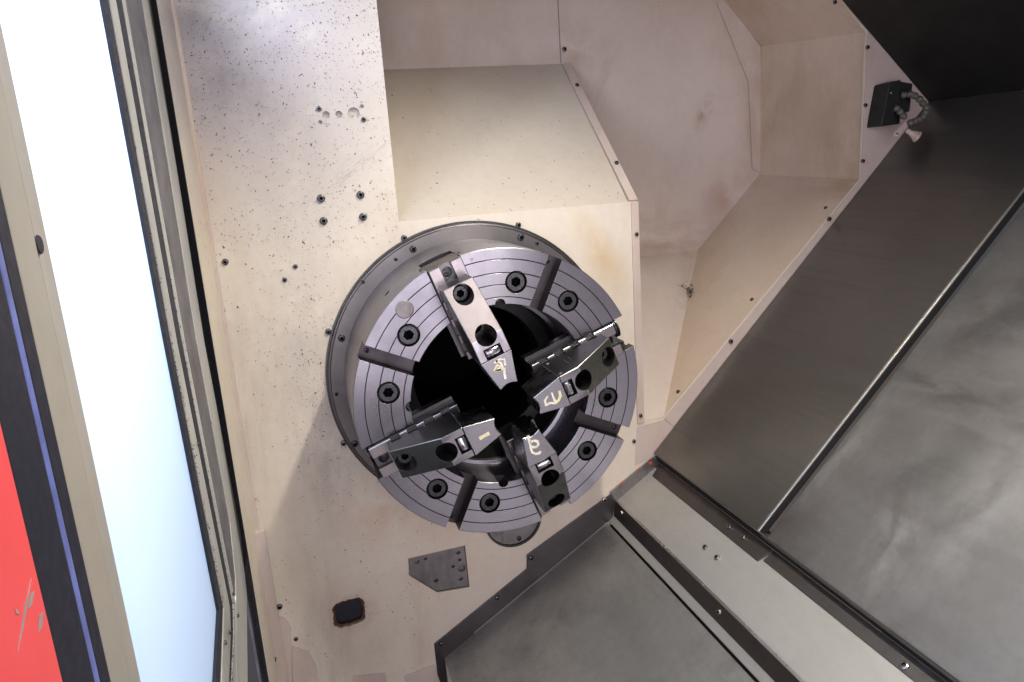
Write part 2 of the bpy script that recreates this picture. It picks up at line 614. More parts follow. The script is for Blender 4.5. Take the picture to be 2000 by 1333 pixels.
# ---- the pocket behind the opening
pocket = obj('pocket_back_panel', boxv(-.14, .95, .342, .346, -.05, .95), 'pocket', kind='structure')
obj('sloping_panel', prism([(-.13, .0042, .2925), (.334, .0042, .2925), (.334, .341, .598), (-.13, .341, .598)], (0, .003, -.003)), 'slope', pocket)
obj('left_side_panel', boxv(-.135, -.131, .0042, .341, .2, .95), 'pocket', pocket)
obj('right_side_panel', prism([(.884, .0045, .28), (.884, .0045, .62), (.866, .341, .64), (.866, .341, .29)], (.003, 0, 0)), 'pocket_tan', pocket)
obj('lower_right_panel', prism([(.403, .0045, -.169), (.884, .0045, .2985), (.866, .341, .3115), (.684, .341, .131)], (.003, 0, -.003)), 'pocket_tan', pocket)
obj('upper_right_panel', prism([(.884, .0045, .597), (.60, .0045, .875), (.585, .341, .91), (.866, .341, .625)], (.003, 0, .003)), 'pocket_tan', pocket)
obj('lower_panel', prism([(.336, .0045, -.168), (.404, .0045, -.168), (.686, .341, .132), (.336, .341, .132)], (0, .002, -.003)), 'pocket', pocket)
obj('slope_end_panel', prism([(.3365, .005, .29), (.3365, .341, .598), (.3365, .341, .13), (.3365, .005, -.165)], (-.002, 0, 0)), 'pocket', pocket)
obj('top_panel', boxv(-.13, .90, .0042, .341, .93, .934), 'pocket', pocket)
obj('seam_cover', boxv(.334, .3355, .3405, .3418, .60, .93), 'plate', pocket)
# screwed flange strip that follows the slope and then runs down the wall
fs = obj('flange_strip', boxv(.3385, .3545, -.0030, -.0005, -.170, .2915), 'strip', pocket, bevel=.0006)
sl = Vector((0, .3368, .3055)).normalized()
nn = Vector((0, -sl.z, sl.y))
p0 = Vector((.336, .002, .293))
p1 = Vector((.336, .336, .595))
obj('flange_strip', prism([p0 + nn * .004, p0 + Vector((.0185, 0, 0)) + nn * .004, p1 + Vector((.0185, 0, 0)) + nn * .004, p1 + nn * .004], -nn * .003), 'strip', pocket, bevel=.0006)
for px, py in [(1127, 167), (1204, 319)]:
    q = hit(px, py, p0 + nn * .0045, nn)
    put('screw', SCREW_S, 'screw', pocket, q, nn, rs(), 1.2)
put('screw', SCREW_S, 'screw', pocket, at(1102, 97, .3415), spin=rs(), scale=1.4)
for px, py in [(1243, 458), (1251, 812)]:
    put('screw', SCREW_S, 'screw', pocket, at(px, py, -.0032), spin=rs(), scale=1.1)
for px, py in [(1452, 82), (1480, 123)]:
    put('screw', SCREW_S, 'screw', pocket, at(px, py, .3405), spin=rs(), scale=.8)
# pale gusset sheet in the far corner
obj('corner_gusset', prism([at(x, y, .338) for x, y in [(1412, -8), (1486, 92), (1487, 338), (1470, 330), (1462, 160), (1400, 5)]], (0, .002, 0)), 'pocket', pocket)
# right flange between the opening and the way cover
rf = obj('flange_strip', prism([(.402, -.0025, -.1695), (.883, -.0025, .2975), (.8835, -.0025, .60), (.80, -.0025, .684), (.812, -.0025, .690), (1.10, -.0025, .400), (1.04, -.0025, .445), (.423, -.0025, -.190)], (0, .002, 0)), 'strip', pocket)
for px, py in [(1694, 93), (1690, 206), (1685, 315), (1630, 5)]:
    put('screw', SCREW_S, 'screw', pocket, at(px, py, -.0027), spin=rs(), scale=1.15)
for px, py in [(1619, 428), (1427, 667)]:
    put('screw', SCREW_B, 'screw', pocket, at(px, py, -.0027), spin=rs(), scale=1.1)
for px, py in [(1613, 407), (1469, 586), (1325, 766)]:
    q = hit(px, py, Vector((.403, 0, -.1675)), Vector((-.697, 0, .717)))
    put('screw', SCREW_S, 'screw', pocket, q, (-.697, 0, .717), rs(), 1.1)

# ================================================================== BED GUARDS
def slope_pt(p, ang, d, y):
    return Vector((p[0] + d * math.cos(ang), y, p[1] + d * math.sin(ang)))


bed = math.atan2(.694, .676)
ca = Vector((math.cos(bed), 0, math.sin(bed)))
nb = Vector((-ca.z, 0, ca.x))
C1 = Vector((.3735, 0, -.2425))


def bedp(s, y, h):
    return C1 + ca * s + nb * h + Vector((0, y, 0))


LEN = .985
def cover(name, y0, y1, h, mat, label, lip):
    e = empty(name, label, 'way cover', 'telescopic way covers')
    th = .003
    obj('top_sheet', prism([bedp(0, y0, h), bedp(LEN, y0, h), bedp(LEN, y1, h), bedp(0, y1, h)], -nb * th), mat, e, bevel=.001)
    obj('side_skirt', prism([bedp(.0005, y0, h - th - .0002), bedp(.0005, y1, h - th - .0002), bedp(.010, y1, h - .034), bedp(.010, y0, h - .034)], ca * .003), 'dark_steel', e)
    if lip:
        obj('front_lip', prism([bedp(-.0006, y0 - .0002, h + .0004), bedp(LEN, y0 - .0002, h + .0004), bedp(LEN, y0 - .0002, h - .0035), bedp(-.0006, y0 - .0002, h - .0035)], (0, -.0034, 0)), 'cover_lip', e, bevel=.001)
        obj('wiper', prism([bedp(.002, y0 + .001, h - .0037), bedp(LEN, y0 + .001, h - .0037), bedp(LEN, y0 + .001, h - .0165), bedp(.002, y0 + .001, h - .0165)], (0, -.004, 0)), 'block', e)
        # folded end tab at the lower corner
        obj('end_tab', prism([bedp(-.001, y0 - .007, h + .0004), bedp(-.001, y0 + .006, h - .001), bedp(.004, y0 + .008, h - .034), bedp(.004, y0 - .004, h - .036)], ca * .0015), 'cover_lip', e)
    return e


M['cover_lip'] = metal('cover_lip_steel', (.52, .50, .48), .36, .2)
cover('way_cover', -.377, -.003, 0, 'cover', 'dark brushed steel way cover butted against the cream wall', True)
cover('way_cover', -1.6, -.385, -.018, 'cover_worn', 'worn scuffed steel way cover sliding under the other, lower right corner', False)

# rear guard that rises from the top of the way covers, over the pocket
c2 = bedp(LEN - .016, 0, 0)
rd = Vector((-.749, 0, .663))
rn = Vector((.663, 0, .749))
rear = empty('rear_guard', 'black rear guard sheet above the way covers, top right', 'guard')
for k in range(2):
    a = -.0045 - k * .62
    obj('guard_sheet', prism([c2 + rd * s + Vector((0, y, 0)) for s, y in ((-.02, a), (1.15, a), (1.15, a - .618), (-.02, a - .618))], rn * .004), 'rear', rear)

# ledge: pale strip of sheet beside the covers, with a riser down to the tray
th = math.atan2(.060, .094)
lu = Vector((math.cos(th), 0, math.sin(th)))
ln = Vector((-lu.z, 0, lu.x))
P3 = Vector((.282, 0, -.337))
ledge = empty('ledge_panel', 'pale steel ledge strip running between tray and way covers', 'guard')
obj('ledge_sheet', prism([P3 + lu * .004, P3 + lu * .112, P3 + lu * .112 + Vector((0, -1.5, 0)), P3 + lu * .004 + Vector((0, -1.5, 0))], -ln * .003), 'ledge', ledge)
obj('riser', prism([Vector((.275, -.004, -.368)), P3 + Vector((0, -.004, 0)) + ln * .0012, P3 + Vector((0, -1.5, 0)) + ln * .0012, Vector((.275, -1.5, -.368))], (.003, 0, -.0005)), 'dark_steel', ledge)
obj('edge_bead', prism([P3 + ln * .0016, P3 + lu * .005 + ln * .0016, P3 + lu * .005 - ln * .001, P3 - ln * .001], (0, -1.5, 0)), 'cover_lip', ledge)
for px, py in [(1378, 1070), (1401, 1090), (1768, 1303)]:
    put('screw', SCREW_B, 'bright_screw', ledge, hit(px, py, P3, ln), ln, rs(), 1.15 if px < 1700 else 1.4)
rnrm = Vector((-.975, 0, .22))
for px, py in [(1215, 1002), (1406, 1196)]:
    put('screw', SCREW_B, 'bright_screw', ledge, hit(px, py, Vector((.2785, 0, -.350)), rnrm), rnrm, rs(), 1.1)
# dark wiper strip between ledge and cover
ws = empty('wiper_strip', 'dark screwed wiper strip tucked under the way cover edge', 'strip')
obj('strip_plate', prism([P3 + lu * .094 + ln * .0025 + Vector((0, -.022, 0)), P3 + lu * .125 + ln * .0025 + Vector((0, -.006, 0)), P3 + lu * .125 + ln * .0025 + Vector((0, -.405, 0)), P3 + lu * .094 + ln * .0025 + Vector((0, -.398, 0))], -ln * .002), 'dark_steel', ws, bevel=.0005)
obj('strip_plate', prism([P3 + lu * .101 + ln * .0022 + Vector((0, -.4055, 0)), P3 + lu * .125 + ln * .0022 + Vector((0, -.4055, 0)), P3 + lu * .125 + ln * .0022 + Vector((0, -1.5, 0)), P3 + lu * .101 + ln * .0022 + Vector((0, -1.5, 0))], -ln * .002), 'dark_steel', ws)
obj('inner_wall', prism([P3 + lu * .126 + ln * .002, P3 + lu * .126 + ln * .020, P3 + lu * .126 + ln * .020 + Vector((0, -1.5, 0)), P3 + lu * .126 + ln * .002 + Vector((0, -1.5, 0))], lu * .003), 'block', ws)
for px, py in [(1425, 1030), (1452, 1050)]:
    put('screw', SCREW_B, 'bright_screw', ws, hit(px, py, P3 + ln * .0028, ln), ln, rs(), 1)

# lower tray
tt = rad(31.1)
tu = Vector((math.cos(tt), 0, math.sin(tt)))
tn = Vector((-tu.z, 0, tu.x))
T1 = Vector((.258, 0, -.384))
tray = empty('chip_tray', 'grey steel chip tray sloping up towards the ledge, bottom centre', 'tray')
obj('tray_sheet', prism([T1 - tu * .440 + Vector((0, -.004, 0)), T1 + tu * .002 + Vector((0, -.004, 0)), T1 + tu * .002 + Vector((0, -1.5, 0)), T1 - tu * .440 + Vector((0, -1.5, 0))], -tn * .004), 'tray', tray)
obj('gap_channel', prism([T1 + tu * .0025 - tn * .012, T1 + tu * .010 - tn * .012, T1 + tu * .010 - tn * .015, T1 + tu * .0025 - tn * .015], (0, -1.5, 0)), 'hole', tray)
obj('side_rail', prism([T1 + tu * .0075, Vector((.276, 0, -.3685)), Vector((.277, 0, -.374)), T1 + tu * .0075 - tn * .006], (0, -1.5, 0)), 'ledge', tray)
obj('tray_rim', prism([T1 + tu * .0035 + tn * .0006 + Vector((0, -.003, 0)), T1 - tu * .36 + tn * .0006 + Vector((0, -.003, 0)), T1 - tu * .36 + Vector((0, -.0055, 0)) + tn * .0006, T1 + tu * .0035 + Vector((0, -.0055, 0)) + tn * .0006], tn * .0012), 'ledge', tray)
# dark flange plate screwed to the wall along the tray and the ledge
fl = empty('tray_flange', 'dark steel flange plate screwed to the wall above the tray', 'flange')
obj('flange_plate', prism([at(x, y, -.0035) for x, y in [(848, 1259), (1029, 1112), (1029, 1085), (1193, 966), (1204, 980), (1196, 1012), (1184, 1023), (869, 1286), (876, 1345), (858, 1345)]], (0, .003, 0)), 'dark_steel', fl, bevel=.0006)
obj('upper_flange_plate', prism([at(x, y, -.0040) for x, y in [(1191, 963), (1276, 893), (1290, 905), (1283, 914), (1205, 979)]], (0, .003, 0)), 'plate', fl, bevel=.0006)
for px, py in [(862, 1258), (971, 1168), (1037, 1090), (1180, 976)]:
    put('screw', SCREW_B, 'bright_screw' if px > 1100 else 'screw', fl, at(px, py, -.0037), spin=rs(), scale=1.1)
for px, py, r in [(1215, 945, .0032), (1247, 918, .0024), (1271, 906, .0045)]:
    p = at(px, py, -.0045)
    obj('orange_plug', lathe([(0, -.0006), (r * .8, -.0006), (r, .0004)], 14), 'orange', fl).location = p

# ================================================================== DOOR (left)
def yat(px, x):
    return atx(px, 667, x).y


door = empty('sliding_door', 'sliding door edge with glowing window, cream frame and red skin at the far left', 'door')
def post(name, mat, pxa, pxb, x, depth, z0=-1.0, z1=1.25, bevel=.0012, x2=None):
    ya, yb = yat(pxa, x), yat(pxb, x2 if x2 is not None else x)
    xb = x2 if x2 is not None else x
    return obj(name, prism([(x, ya, z0), (xb, yb, z0), (xb - depth, yb, z0), (x - depth, ya, z0)], (0, 0, z1 - z0)), mat, door, bevel=bevel)


def ribbon(name, mat, left, right, x, depth, bevel=.0006):
    pts = [atx(a, b, x) for a, b in left] + [atx(a, b, x) for a, b in reversed(right)]
    return obj(name, prism(pts, (-depth, 0, 0)), mat, door, bevel=bevel)


# window pane, sheet with a slanting lower edge held behind the frame
ya, yb = yat(100, -.473), yat(345, -.473)
obj('window_pane', prism([(-.473, ya, 1.25), (-.473, yb, 1.25), (-.473, yb, -.20), (-.473, -.37, -.215), (-.473, -.47, -.25), (-.473, ya, -.36)], (-.004, 0, 0)), 'window', door)
obj('lower_door_panel', prism([(-.4675, yb + .01, -1.0), (-.4675, yb + .01, -.205), (-.4675, -.366, -.210), (-.4675, -.47, -.246), (-.4675, ya - .02, -.365), (-.4675, ya - .02, -1.0)], (-.004, 0, 0)), 'door_grey', door)
# frame members between window and wall, from the window outwards
ribbon('window_seal', 'rubber', [(190, -60), (325, 667), (428, 1192), (420, 1345)], [(203, -60), (335, 667), (437, 1188), (432, 1345)], -.4672, .004)
ribbon('inner_frame_strip', 'door_paint', [(204, -60), (336, 667), (438, 1187), (433, 1345)], [(216, -60), (346, 667), (449, 1184), (451, 1240), (447, 1345)], -.4655, .004)
ribbon('frame_gasket', 'rubber', [(217, -60), (347, 667), (449.5, 1183), (451.5, 1240), (448, 1345)], [(228, -60), (356, 667), (455, 1180), (456, 1240), (451, 1345)], -.4658, .004)
ribbon('frame_rib', 'door_paint', [(229, -60), (357, 667), (456, 1180), (457, 1240), (452, 1345)], [(234, -60), (362, 667), (461, 1180), (462, 1345)], -.4645, .004)
ribbon('frame_channel', 'door_grey', [(235, -60), (363, 667), (435, 1040), (459, 1165)], [(268, -60), (384, 667), (449, 1020), (460, 1130)], -.4655, .004)
ribbon('outer_frame_rib', 'door_paint', [(269, -60), (385, 667), (450, 1020), (461, 1130), (462, 1345)], [(284, -60), (399, 667), (470, 1040), (482, 1160), (484, 1345)], -.4640, .006)
obj('gap_seal', boxv(-.4725, -.4680, yat(396, -.47), .03, -.30, 1.25), 'rubber', door)
obj('lower_gap_plate', boxv(-.4725, -.4680, yat(396, -.47), .03, -1.0, -.302), 'door_grey', door)
# frame members on the near side of the window
post('inner_frame_strip', 'stile', 112, 134, -.464, .02, x2=-.470)
post('near_stile', 'stile', 69, 112, -.463, .03)
post('door_gasket', 'rubber', 46, 69, -.460, .03)
post('worn_stripe', 'blue_line', 34, 46, -.4585, .02)
post('door_gasket', 'rubber', -37, 34, -.456, .03)
redp = post('red_skin', 'red', -420, -36, -.452, .03)
for a, b_, w in [((62, 1130), (35, 1275), 4), ((68, 1155), (55, 1190), 7), ((85, 1195), (76, 1235), 9), ((30, 1190), (38, 1200), 3)]:
    A, B = atx(*a, -.4516), atx(*b_, -.4516)
    d = (B - A).normalized()
    s_ = Vector((0, d.z, -d.y)) * (w * .0004)
    obj('paint_scratch', prism([A, A + (B - A) * .4 + s_, B, A + (B - A) * .6 - s_ * .8], (-.0003, 0, 0)), 'scratch', redp)
p = atx(78, 478, -.4625)
obj('frame_plug', lathe([(0, -.0004), (.006, -.0004), (.0065, .0006)], 16), 'rubber', door).matrix_local = Matrix.Translation(p) @ Matrix.Rotation(PI / 2, 4, 'Z')
for px, py in [(386, 868), (455, 1160), (464, 1203), (448, 1236), (439, 1256)]:
    put('screw', SCREW_S, 'black', door, atx(px, py, -.4638), (1, 0, 0), rs(), .8)

# ================================================================== SPINDLE RING
ring = empty('spindle_ring', 'dull grey bolted ring on the wall around the back of the chuck', 'ring')
obj('ring_plate', mesh('ring_plate', *lathe([(.215, -.0005), (.279, -.0005), (.2800, -.004), (.2785, -.0095), (.2765, -.0100), (.2745, -.0088), (.215, -.0088)], 160, True), smooth=25), 'ring', ring)
obj('ring_gasket', mesh('ring_gasket', *lathe([(.2802, -.0003), (.2835, -.0003), (.2835, -.0030), (.2802, -.0030)], 160, True), smooth=40), 'black', ring)
for px, py in [(807, 487), (667, 661), (693, 867), (1017, 464)]:
    put('bolt', SCREW, 'black', ring, at(px, py, -.0088), spin=rs(), scale=1.05)
for px, py in [(773, 507), (709, 551), (657, 770), (1049, 476), (721, 588)]:
    put('screw', SCREW_S, 'black', ring, at(px, py, -.0088), spin=rs(), scale=.95)

# ================================================================== CHUCK
F0 = -.1955
chuck = empty('four_jaw_chuck', 'large round steel lathe chuck with four jaws and dark centre bore', 'chuck')
prof = [(.150, -.010), (.150, -.105), (.1565, -.106), (.1565, F0 + .0012), (.1577, F0)]
for g in (.1689, .1895, .2090, .2314):
    prof += [(g - .0008, F0), (g - .0008, F0 + .0022), (g + .0008, F0 + .0022), (g + .0008, F0)]
prof += [(.2488, F0), (.2500, F0 + .0012), (.2500, F0 + .024), (.2500, F0 + .074), (.2500, F0 + .110), (.2500, -.040), (.2500, -.010)]
body = mesh('chuck_body', *lathe(prof, 288, True))
JA = [109.5, 19.5, -70.5, -160.5]
EA = [64.5, 154.7, -115.6, -25.6]
BA = [(.194, a) for a in (79.3, 49.7, -9.9, -40.7, -101.4, -131.0, 169.9, 140.1)]


def rotY(parts, a):
    R = Matrix.Rotation(-rad(a), 3, 'Y')
    return [R @ Vector(v) for v in parts[0]], parts[1]


cuts = []
for a in JA:       # T shaped guideways for the jaws, open at the rim
    cuts.append(rotY(boxv(.10, .30, F0 - .02, F0 + .080, -.0300, .0300), a))
    cuts.append(rotY(boxv(.10, .30, F0 + .020, F0 + .042, -.0365, .0365), a))
for a in EA:
    cuts.append(rotY(boxv(.10, .30, F0 - .02, F0 + .030, -.0125, .0125), a))
for r, a in BA:
    cuts.append(cyl((r * math.cos(rad(a)), r * math.sin(rad(a))), .0188, F0 - .01, F0 + .014, 40))
for a in (87.7, 178.1, -94.0, -4):
    cuts.append(cyl((.1575 * math.cos(rad(a)), .1575 * math.sin(rad(a))), .0088, F0 - .01, F0 + .03, 24))
# bores for the jaw screws on the rim
for a in JA:
    V, Fc = cyl((0, 0), .0215, -.29, -.20, 32)
    V = [Vector((-v.y, F0 + .049 + v.x, v.z)) for v in V]
    cuts.append(rotY((V, Fc), a))
for a in (132.4,):
    V, Fc = cyl((0, 0), .006, -.29, -.235, 20)
    V = [Vector((-v.y, -.125 + v.x, v.z)) for v in V]
    cuts.append(rotY((V, Fc), a))
body = boolean(body, cuts)
sharp(body, 22)
body.materials.clear()
body.materials.append(M['turned'])
body.materials.append(M['hole'])
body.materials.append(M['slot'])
body.materials.append(M['edge'])
for p in body.polygons:       # turned rings near black; slot shade and edge glint put into colour
    c = p.center
    rr = math.hypot(c.x, c.z)
    if F0 + .0004 < c.y < F0 + .003 and any(abs(rr - g) < .0011 for g in (.1689, .1895, .2090, .2314)):
        p.material_index = 1
    elif F0 + .0001 < c.y < F0 + .0011 and (rr > .2486 or rr < .1579) and abs(p.normal.y) > .3:
        p.material_index = 3
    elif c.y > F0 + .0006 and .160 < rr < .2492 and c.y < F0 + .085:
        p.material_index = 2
obj('chuck_body', body, None, chuck)
for r, a in BA:
    put('bolt', BOLT, 'black', chuck, (r * math.cos(rad(a)), F0 + .0140, r * math.sin(rad(a))), spin=rs())
r, a = .2253, rad(132.2)
obj('plug_disc', lathe([(0, -.0007), (.0135, -.0007), (.0148, -.0001)], 28), 'plate', chuck).location = (r * math.cos(a), F0, r * math.sin(a))
for a_ in EA:       # small set screw at the outer end of each open slot
    put('set_screw', SCREW_S, 'black', chuck, (.238 * math.cos(rad(a_)), F0 + .0302, .238 * math.sin(rad(a_))), spin=rs(), scale=1.1)
# hollow spindle behind the bore
obj('bore_liner', mesh('bore_liner', *lathe([(.150, -.095), (.1495, -.030), (.128, -.030), (.126, -.028), (.126, .34), (.0, .34), (.0, .345), (.131, .345), (.131, -.02), (.1495, -.012)], 96), smooth=30), 'bore', chuck)
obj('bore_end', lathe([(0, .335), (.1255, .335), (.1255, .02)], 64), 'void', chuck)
# tiny stamped figures next to the first jaw
def stamp(strokes, w, h, plane, parent, mat, name, to_local=None):
    parts = []
    for st in strokes:
        P = [plane(*q) for q in st]
        if to_local:
            P = [to_local @ q for q in P]
        L, Rr = [], []
        for i, q in enumerate(P):
            d = (P[min(i + 1, len(P) - 1)] - P[max(i - 1, 0)])
            d.y = 0
            d.normalize()
            n_ = Vector((-d.z, 0, d.x))
            ww = w * random.uniform(.75, 1.25) * .5
            L.append(q + n_ * ww)
            Rr.append(q - n_ * ww)
        for i in range(len(P) - 1):
            parts.append(prism([L[i], L[i + 1], Rr[i + 1], Rr[i]], (0, -h, 0)))
    return obj(name, join(*parts), mat, parent)


stamp([[(918, 507), (923, 505), (921, 511)]], .0010, .0002, lambda x, y: at(x, y, F0 - .0002), chuck, 'black', 'stamped_figure')
stamp([[(1231, 693), (1234, 690)], [(1232, 697), (1236, 696)]], .0010, .0002, lambda x, y: at(x, y, F0 - .0002), chuck, 'pin', 'stamped_figure')

# ---- one jaw, local frame: x radial (0 = outer end of the top jaw), y towards -camera, z lateral
HB = .012


def bevelled(me, w, keep=lambda e: True):
    bm = bmesh.new()
    bm.from_mesh(me)
    r = bmesh.ops.bevel(bm, geom=[e for e in bm.edges if keep(e)], offset=w, segments=1, affect='EDGES', profile=.5)
    for f in r['faces']:
        f.material_index = 2
    bm.to_mesh(me)
    bm.free()
    for k in range(3):
        me.materials.append(M['jaw'])
    return me


def toplate():
    hw = .0257
    pr = [(0, HB), (0, .053), (-.081, .104), (-.1165, .105), (-.1165, HB)]
    V, Fc = prism([(x, -h, -hw) for x, h in pr], (0, 0, 2 * hw))
    me = bevelled(mesh('top_jaw', V, Fc), .0010)
    cs = []
    for k in range(4):        # tongue and groove channels along the underside
        x = -.018 - k * .0305
        cs.append(boxv(x - .0085, x + .0085, -(HB + .0120), -(HB - .004), -.04, .04))
    cs.append(cyl((-.0165, 0), .0158, -.2, -.001, 40))
    cs.append(cyl((-.0800, 0), .0165, -.2, -.001, 40))
    cs.append(boxv(-.130, -.0985, -.2, -.072, -.0142, .0142))
    me = boolean(me, cs)
    sharp(me, 25)
    return me


def tipmesh():
    hw, hw2 = .0262, .0147
    out = [(-.1168, -hw), (-.1678, -hw2)]
    for k in range(1, 8):
        f = k / 8
        out.append((-.1678 + .0045 * math.sin(f * PI), -hw2 + 2 * hw2 * f))
    out += [(-.1678, hw2), (-.1168, hw)]
    V, Fc = prism([(x, -.106, z) for x, z in out], (0, .068, 0))
    me = bevelled(mesh('jaw_tip', V, Fc), .0009, lambda e: e.calc_face_angle(0) > .5)
    sharp(me, 25)
    return me


def basemesh():
    hw = .0287
    prof_ = [(-hw, HB - .0004), (-hw, -.021), (-.0345, -.021), (-.0345, -.041), (-hw, -.041), (-hw, -.055), (hw, -.055), (hw, -.041), (.0345, -.041), (.0345, -.021), (hw, -.021), (hw, HB - .0004)]
    V, Fc = prism([(.0285, -h, z) for z, h in prof_], (-.160, 0, 0))
    me = bevelled(mesh('base_jaw', V, Fc), .0011, lambda e: all(v.co.y < -.008 for v in e.verts))
    me = boolean(me, [boxv(-.01, .05, -.05, .000, -.0105, .0105), cyl((.0135, 0), .0088, -.03, .03, 28),
                      boxv(-.20, -.120, -.05, .015, -.014, .014)] +
                 [boxv(-.018 - k * .0305 - .0085, -.018 - k * .0305 + .0085, -.03, -(HB - .0085), z0, z1) for k in range(4) for z0, z1 in ((.0250, .04), (-.04, -.0250))])
    sharp(me, 25)
    return me


def screwmesh():       # threaded jaw screw in its bore, axis radial
    pr = [(0, .012)]
    for k in range(9):
        y = .012 - k * .006
        pr += [(.0165, y), (.0195, y - .0015), (.0195, y - .003), (.0165, y - .0045)]
    pr += [(.0165, -.046), (0, -.046)]
    V, Fc = lathe(pr, 32)
    V = [Vector((v.y, v.x + .049, v.z)) for v in V]
    me = mesh('jaw_screw', V, Fc)
    sharp(me, 40)
    return me


TOP, TIP, BASE, JSC = toplate(), tipmesh(), basemesh(), screwmesh()
PINM = mesh('locking_pin', [Vector((v.x - .1075, v.z - .0955, v.y)) for v in lathe([(0, -.0118), (.0068, -.0118), (.0082, -.0100), (.0082, .0060), (.0072, .0066), (.0072, .0078), (.0082, .0084), (.0082, .0100), (.0068, .0118), (0, .0118)], 28)[0]],
            lathe([(0, -.0118), (.0068, -.0118), (.0082, -.0100), (.0082, .0060), (.0072, .0066), (.0072, .0078), (.0082, .0084), (.0082, .0100), (.0068, .0118), (0, .0118)], 28)[1])
sharp(PINM, 40)
JBOLT = screw_mesh('jaw_bolt', .0125, .012, .0066, .011, dome=False, seg=36)
for me_, mt in ((TOP, 'jaw'), (TIP, 'tip'), (BASE, 'base_jaw'), (JSC, 'black'), (PINM, 'pin')):
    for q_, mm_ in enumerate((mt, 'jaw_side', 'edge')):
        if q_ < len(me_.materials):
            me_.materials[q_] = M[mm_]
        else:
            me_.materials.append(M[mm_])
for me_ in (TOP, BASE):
    for p in me_.polygons:       # flanks get a darker colour in place of shade, upper faces stay ground
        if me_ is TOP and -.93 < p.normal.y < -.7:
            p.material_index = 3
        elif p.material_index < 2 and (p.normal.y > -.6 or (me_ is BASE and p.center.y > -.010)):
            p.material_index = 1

jaws = {}
for k, a, u in ((4, 109.5, .2190), (3, 19.5, .1945), (2, -70.5, .2050), (1, -160.5, .2095)):
    R = Matrix.Rotation(-rad(a), 4, 'Y')
    lab = {4: 'upper left jaw marked 4, pale top face', 3: 'right hand jaw marked 3, tip side blued', 2: 'lower right jaw marked 2', 1: 'lower left jaw marked 1, dark top'}[k]
    j = obj('jaw', TOP if k == 1 else TOP.copy(), None, chuck, label=lab)
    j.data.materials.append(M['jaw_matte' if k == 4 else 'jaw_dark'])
    mm = Matrix.Translation((0, F0, 0)) @ R @ Matrix.Translation((u, 0, 0))
    j.matrix_local = mm
    obj('jaw_tip', TIP, None, j)
    obj('base_jaw', BASE, None, j)
    obj('locking_pin', PINM, None, j)
    sc = obj('jaw_screw', JSC, None, j)
    sc.location = (.2465 - u - .012, 0, 0)
    put('bolt', JBOLT, 'black', j, (-.0190, -.026, 0), spin=rs())
    put('bolt', JBOLT, 'void', j, (-.0800, -.0145, 0), spin=rs())
    jaws[k] = (j, mm.inverted())

HT = F0 - .1062
tip_plane = lambda x, y: at(x, y, HT)


def zm(pts, s, ox, oy):
    return [(ox + x / s, oy + y / s) for x, y in pts]


j, inv = jaws[4]
stamp([zm([(600, 1020), (640, 990), (690, 985), (697, 1040)], 4.443, 830, 480), zm([(690, 1060), (688, 1100), (698, 1158)], 4.443, 830, 480), zm([(615, 1000), (660, 1020), (672, 1060)], 4.443, 830, 480)], .0032, .0003, tip_plane, j, 'chalk', 'painted_numeral', inv)
stamp([zm([(605, 1090), (625, 1035), (690, 1068), (610, 1088)], 4.443, 830, 480), zm([(620, 1075), (660, 1068)], 4.443, 830, 480)], .0045, .0005, tip_plane, j, 'chalk_y', 'painted_numeral', inv)
j, inv = jaws[3]
stamp([zm([(425, 1055), (388, 1105), (402, 1165), (440, 1140), (472, 1135), (505, 1142)], 6.058, 1000, 600), zm([(468, 1012), (485, 1060), (510, 1115)], 6.058, 1000, 600)], .0034, .0003, tip_plane, j, 'chalk', 'painted_numeral', inv)
stamp([zm([(505, 1140), (548, 1108), (572, 1050), (558, 992)], 6.058, 1000, 600)], .0042, .0005, tip_plane, j, 'chalk_y', 'painted_numeral', inv)
def flank(px, py):
    o_ = inv @ CAM
    d_ = inv.to_3x3() @ ray(px, py)
    return o_ + d_ * ((.02585 - o_.z) / d_.z)


for px, py in ((1069, 710), (1094, 729)):
    o_ = obj('flank_pin', lathe([(0, -.0004), (.0036, -.0004), (.0040, .0002)], 14), 'edge', j)
    o_.matrix_local = Matrix.Translation(flank(px, py)) @ Matrix.Rotation(-PI / 2, 4, 'X')
tick = []
for px, py in ((1102, 704), (1105, 706), (1108, 708), (1111, 709), (1110, 699), (1113, 701), (1116, 702)):
    c_ = flank(px, py)
    tick.append(boxv(c_.x - .0006, c_.x + .0006, c_.y - .0016, c_.y + .0016, c_.z, c_.z + .0003))
obj('stamped_figures', join(*tick), 'edge', j)
j, inv = jaws[2]
stamp([zm([(413, 262), (425, 300), (438, 350), (445, 395), (462, 432), (492, 446), (528, 440), (545, 418)], 5.127, 950, 800),
       zm([(438, 332), (475, 312), (510, 322), (522, 350), (498, 378), (452, 378)], 5.127, 950, 800)], .0042, .0003, tip_plane, j, 'chalk', 'painted_numeral', inv)
j, inv = jaws[1]
stamp([zm([(1630, 602), (1690, 568), (1765, 528)], 6.9, 700, 770)], .0052, .0003, tip_plane, j, 'chalk_y', 'painted_numeral', inv)

# ================================================================== WALL FITTINGS
rc = empty('round_cover', 'round dark cover in the wall, half hidden below the chuck', 'cover')
cx_, cz_, cr = .053, -.3325, .0605
obj('cover_disc', mesh('cover_disc', *lathe([(0, -.0016), (cr * .90, -.0016), (cr * .905, -.0002)], 64), smooth=30), 'plate', rc).location = (cx_, 0, cz_)
obj('cover_rim', mesh('cover_rim', *lathe([(cr * .915, -.0004), (cr * .925, -.0045), (cr * .995, -.0045), (cr * 1.01, -.0004)], 64, True), smooth=30), 'black', rc).location = (cx_, 0, cz_)
put('screw', SCREW_S, 'black', rc, at(1014, 1052, -.0018), spin=rs(), scale=1.3)

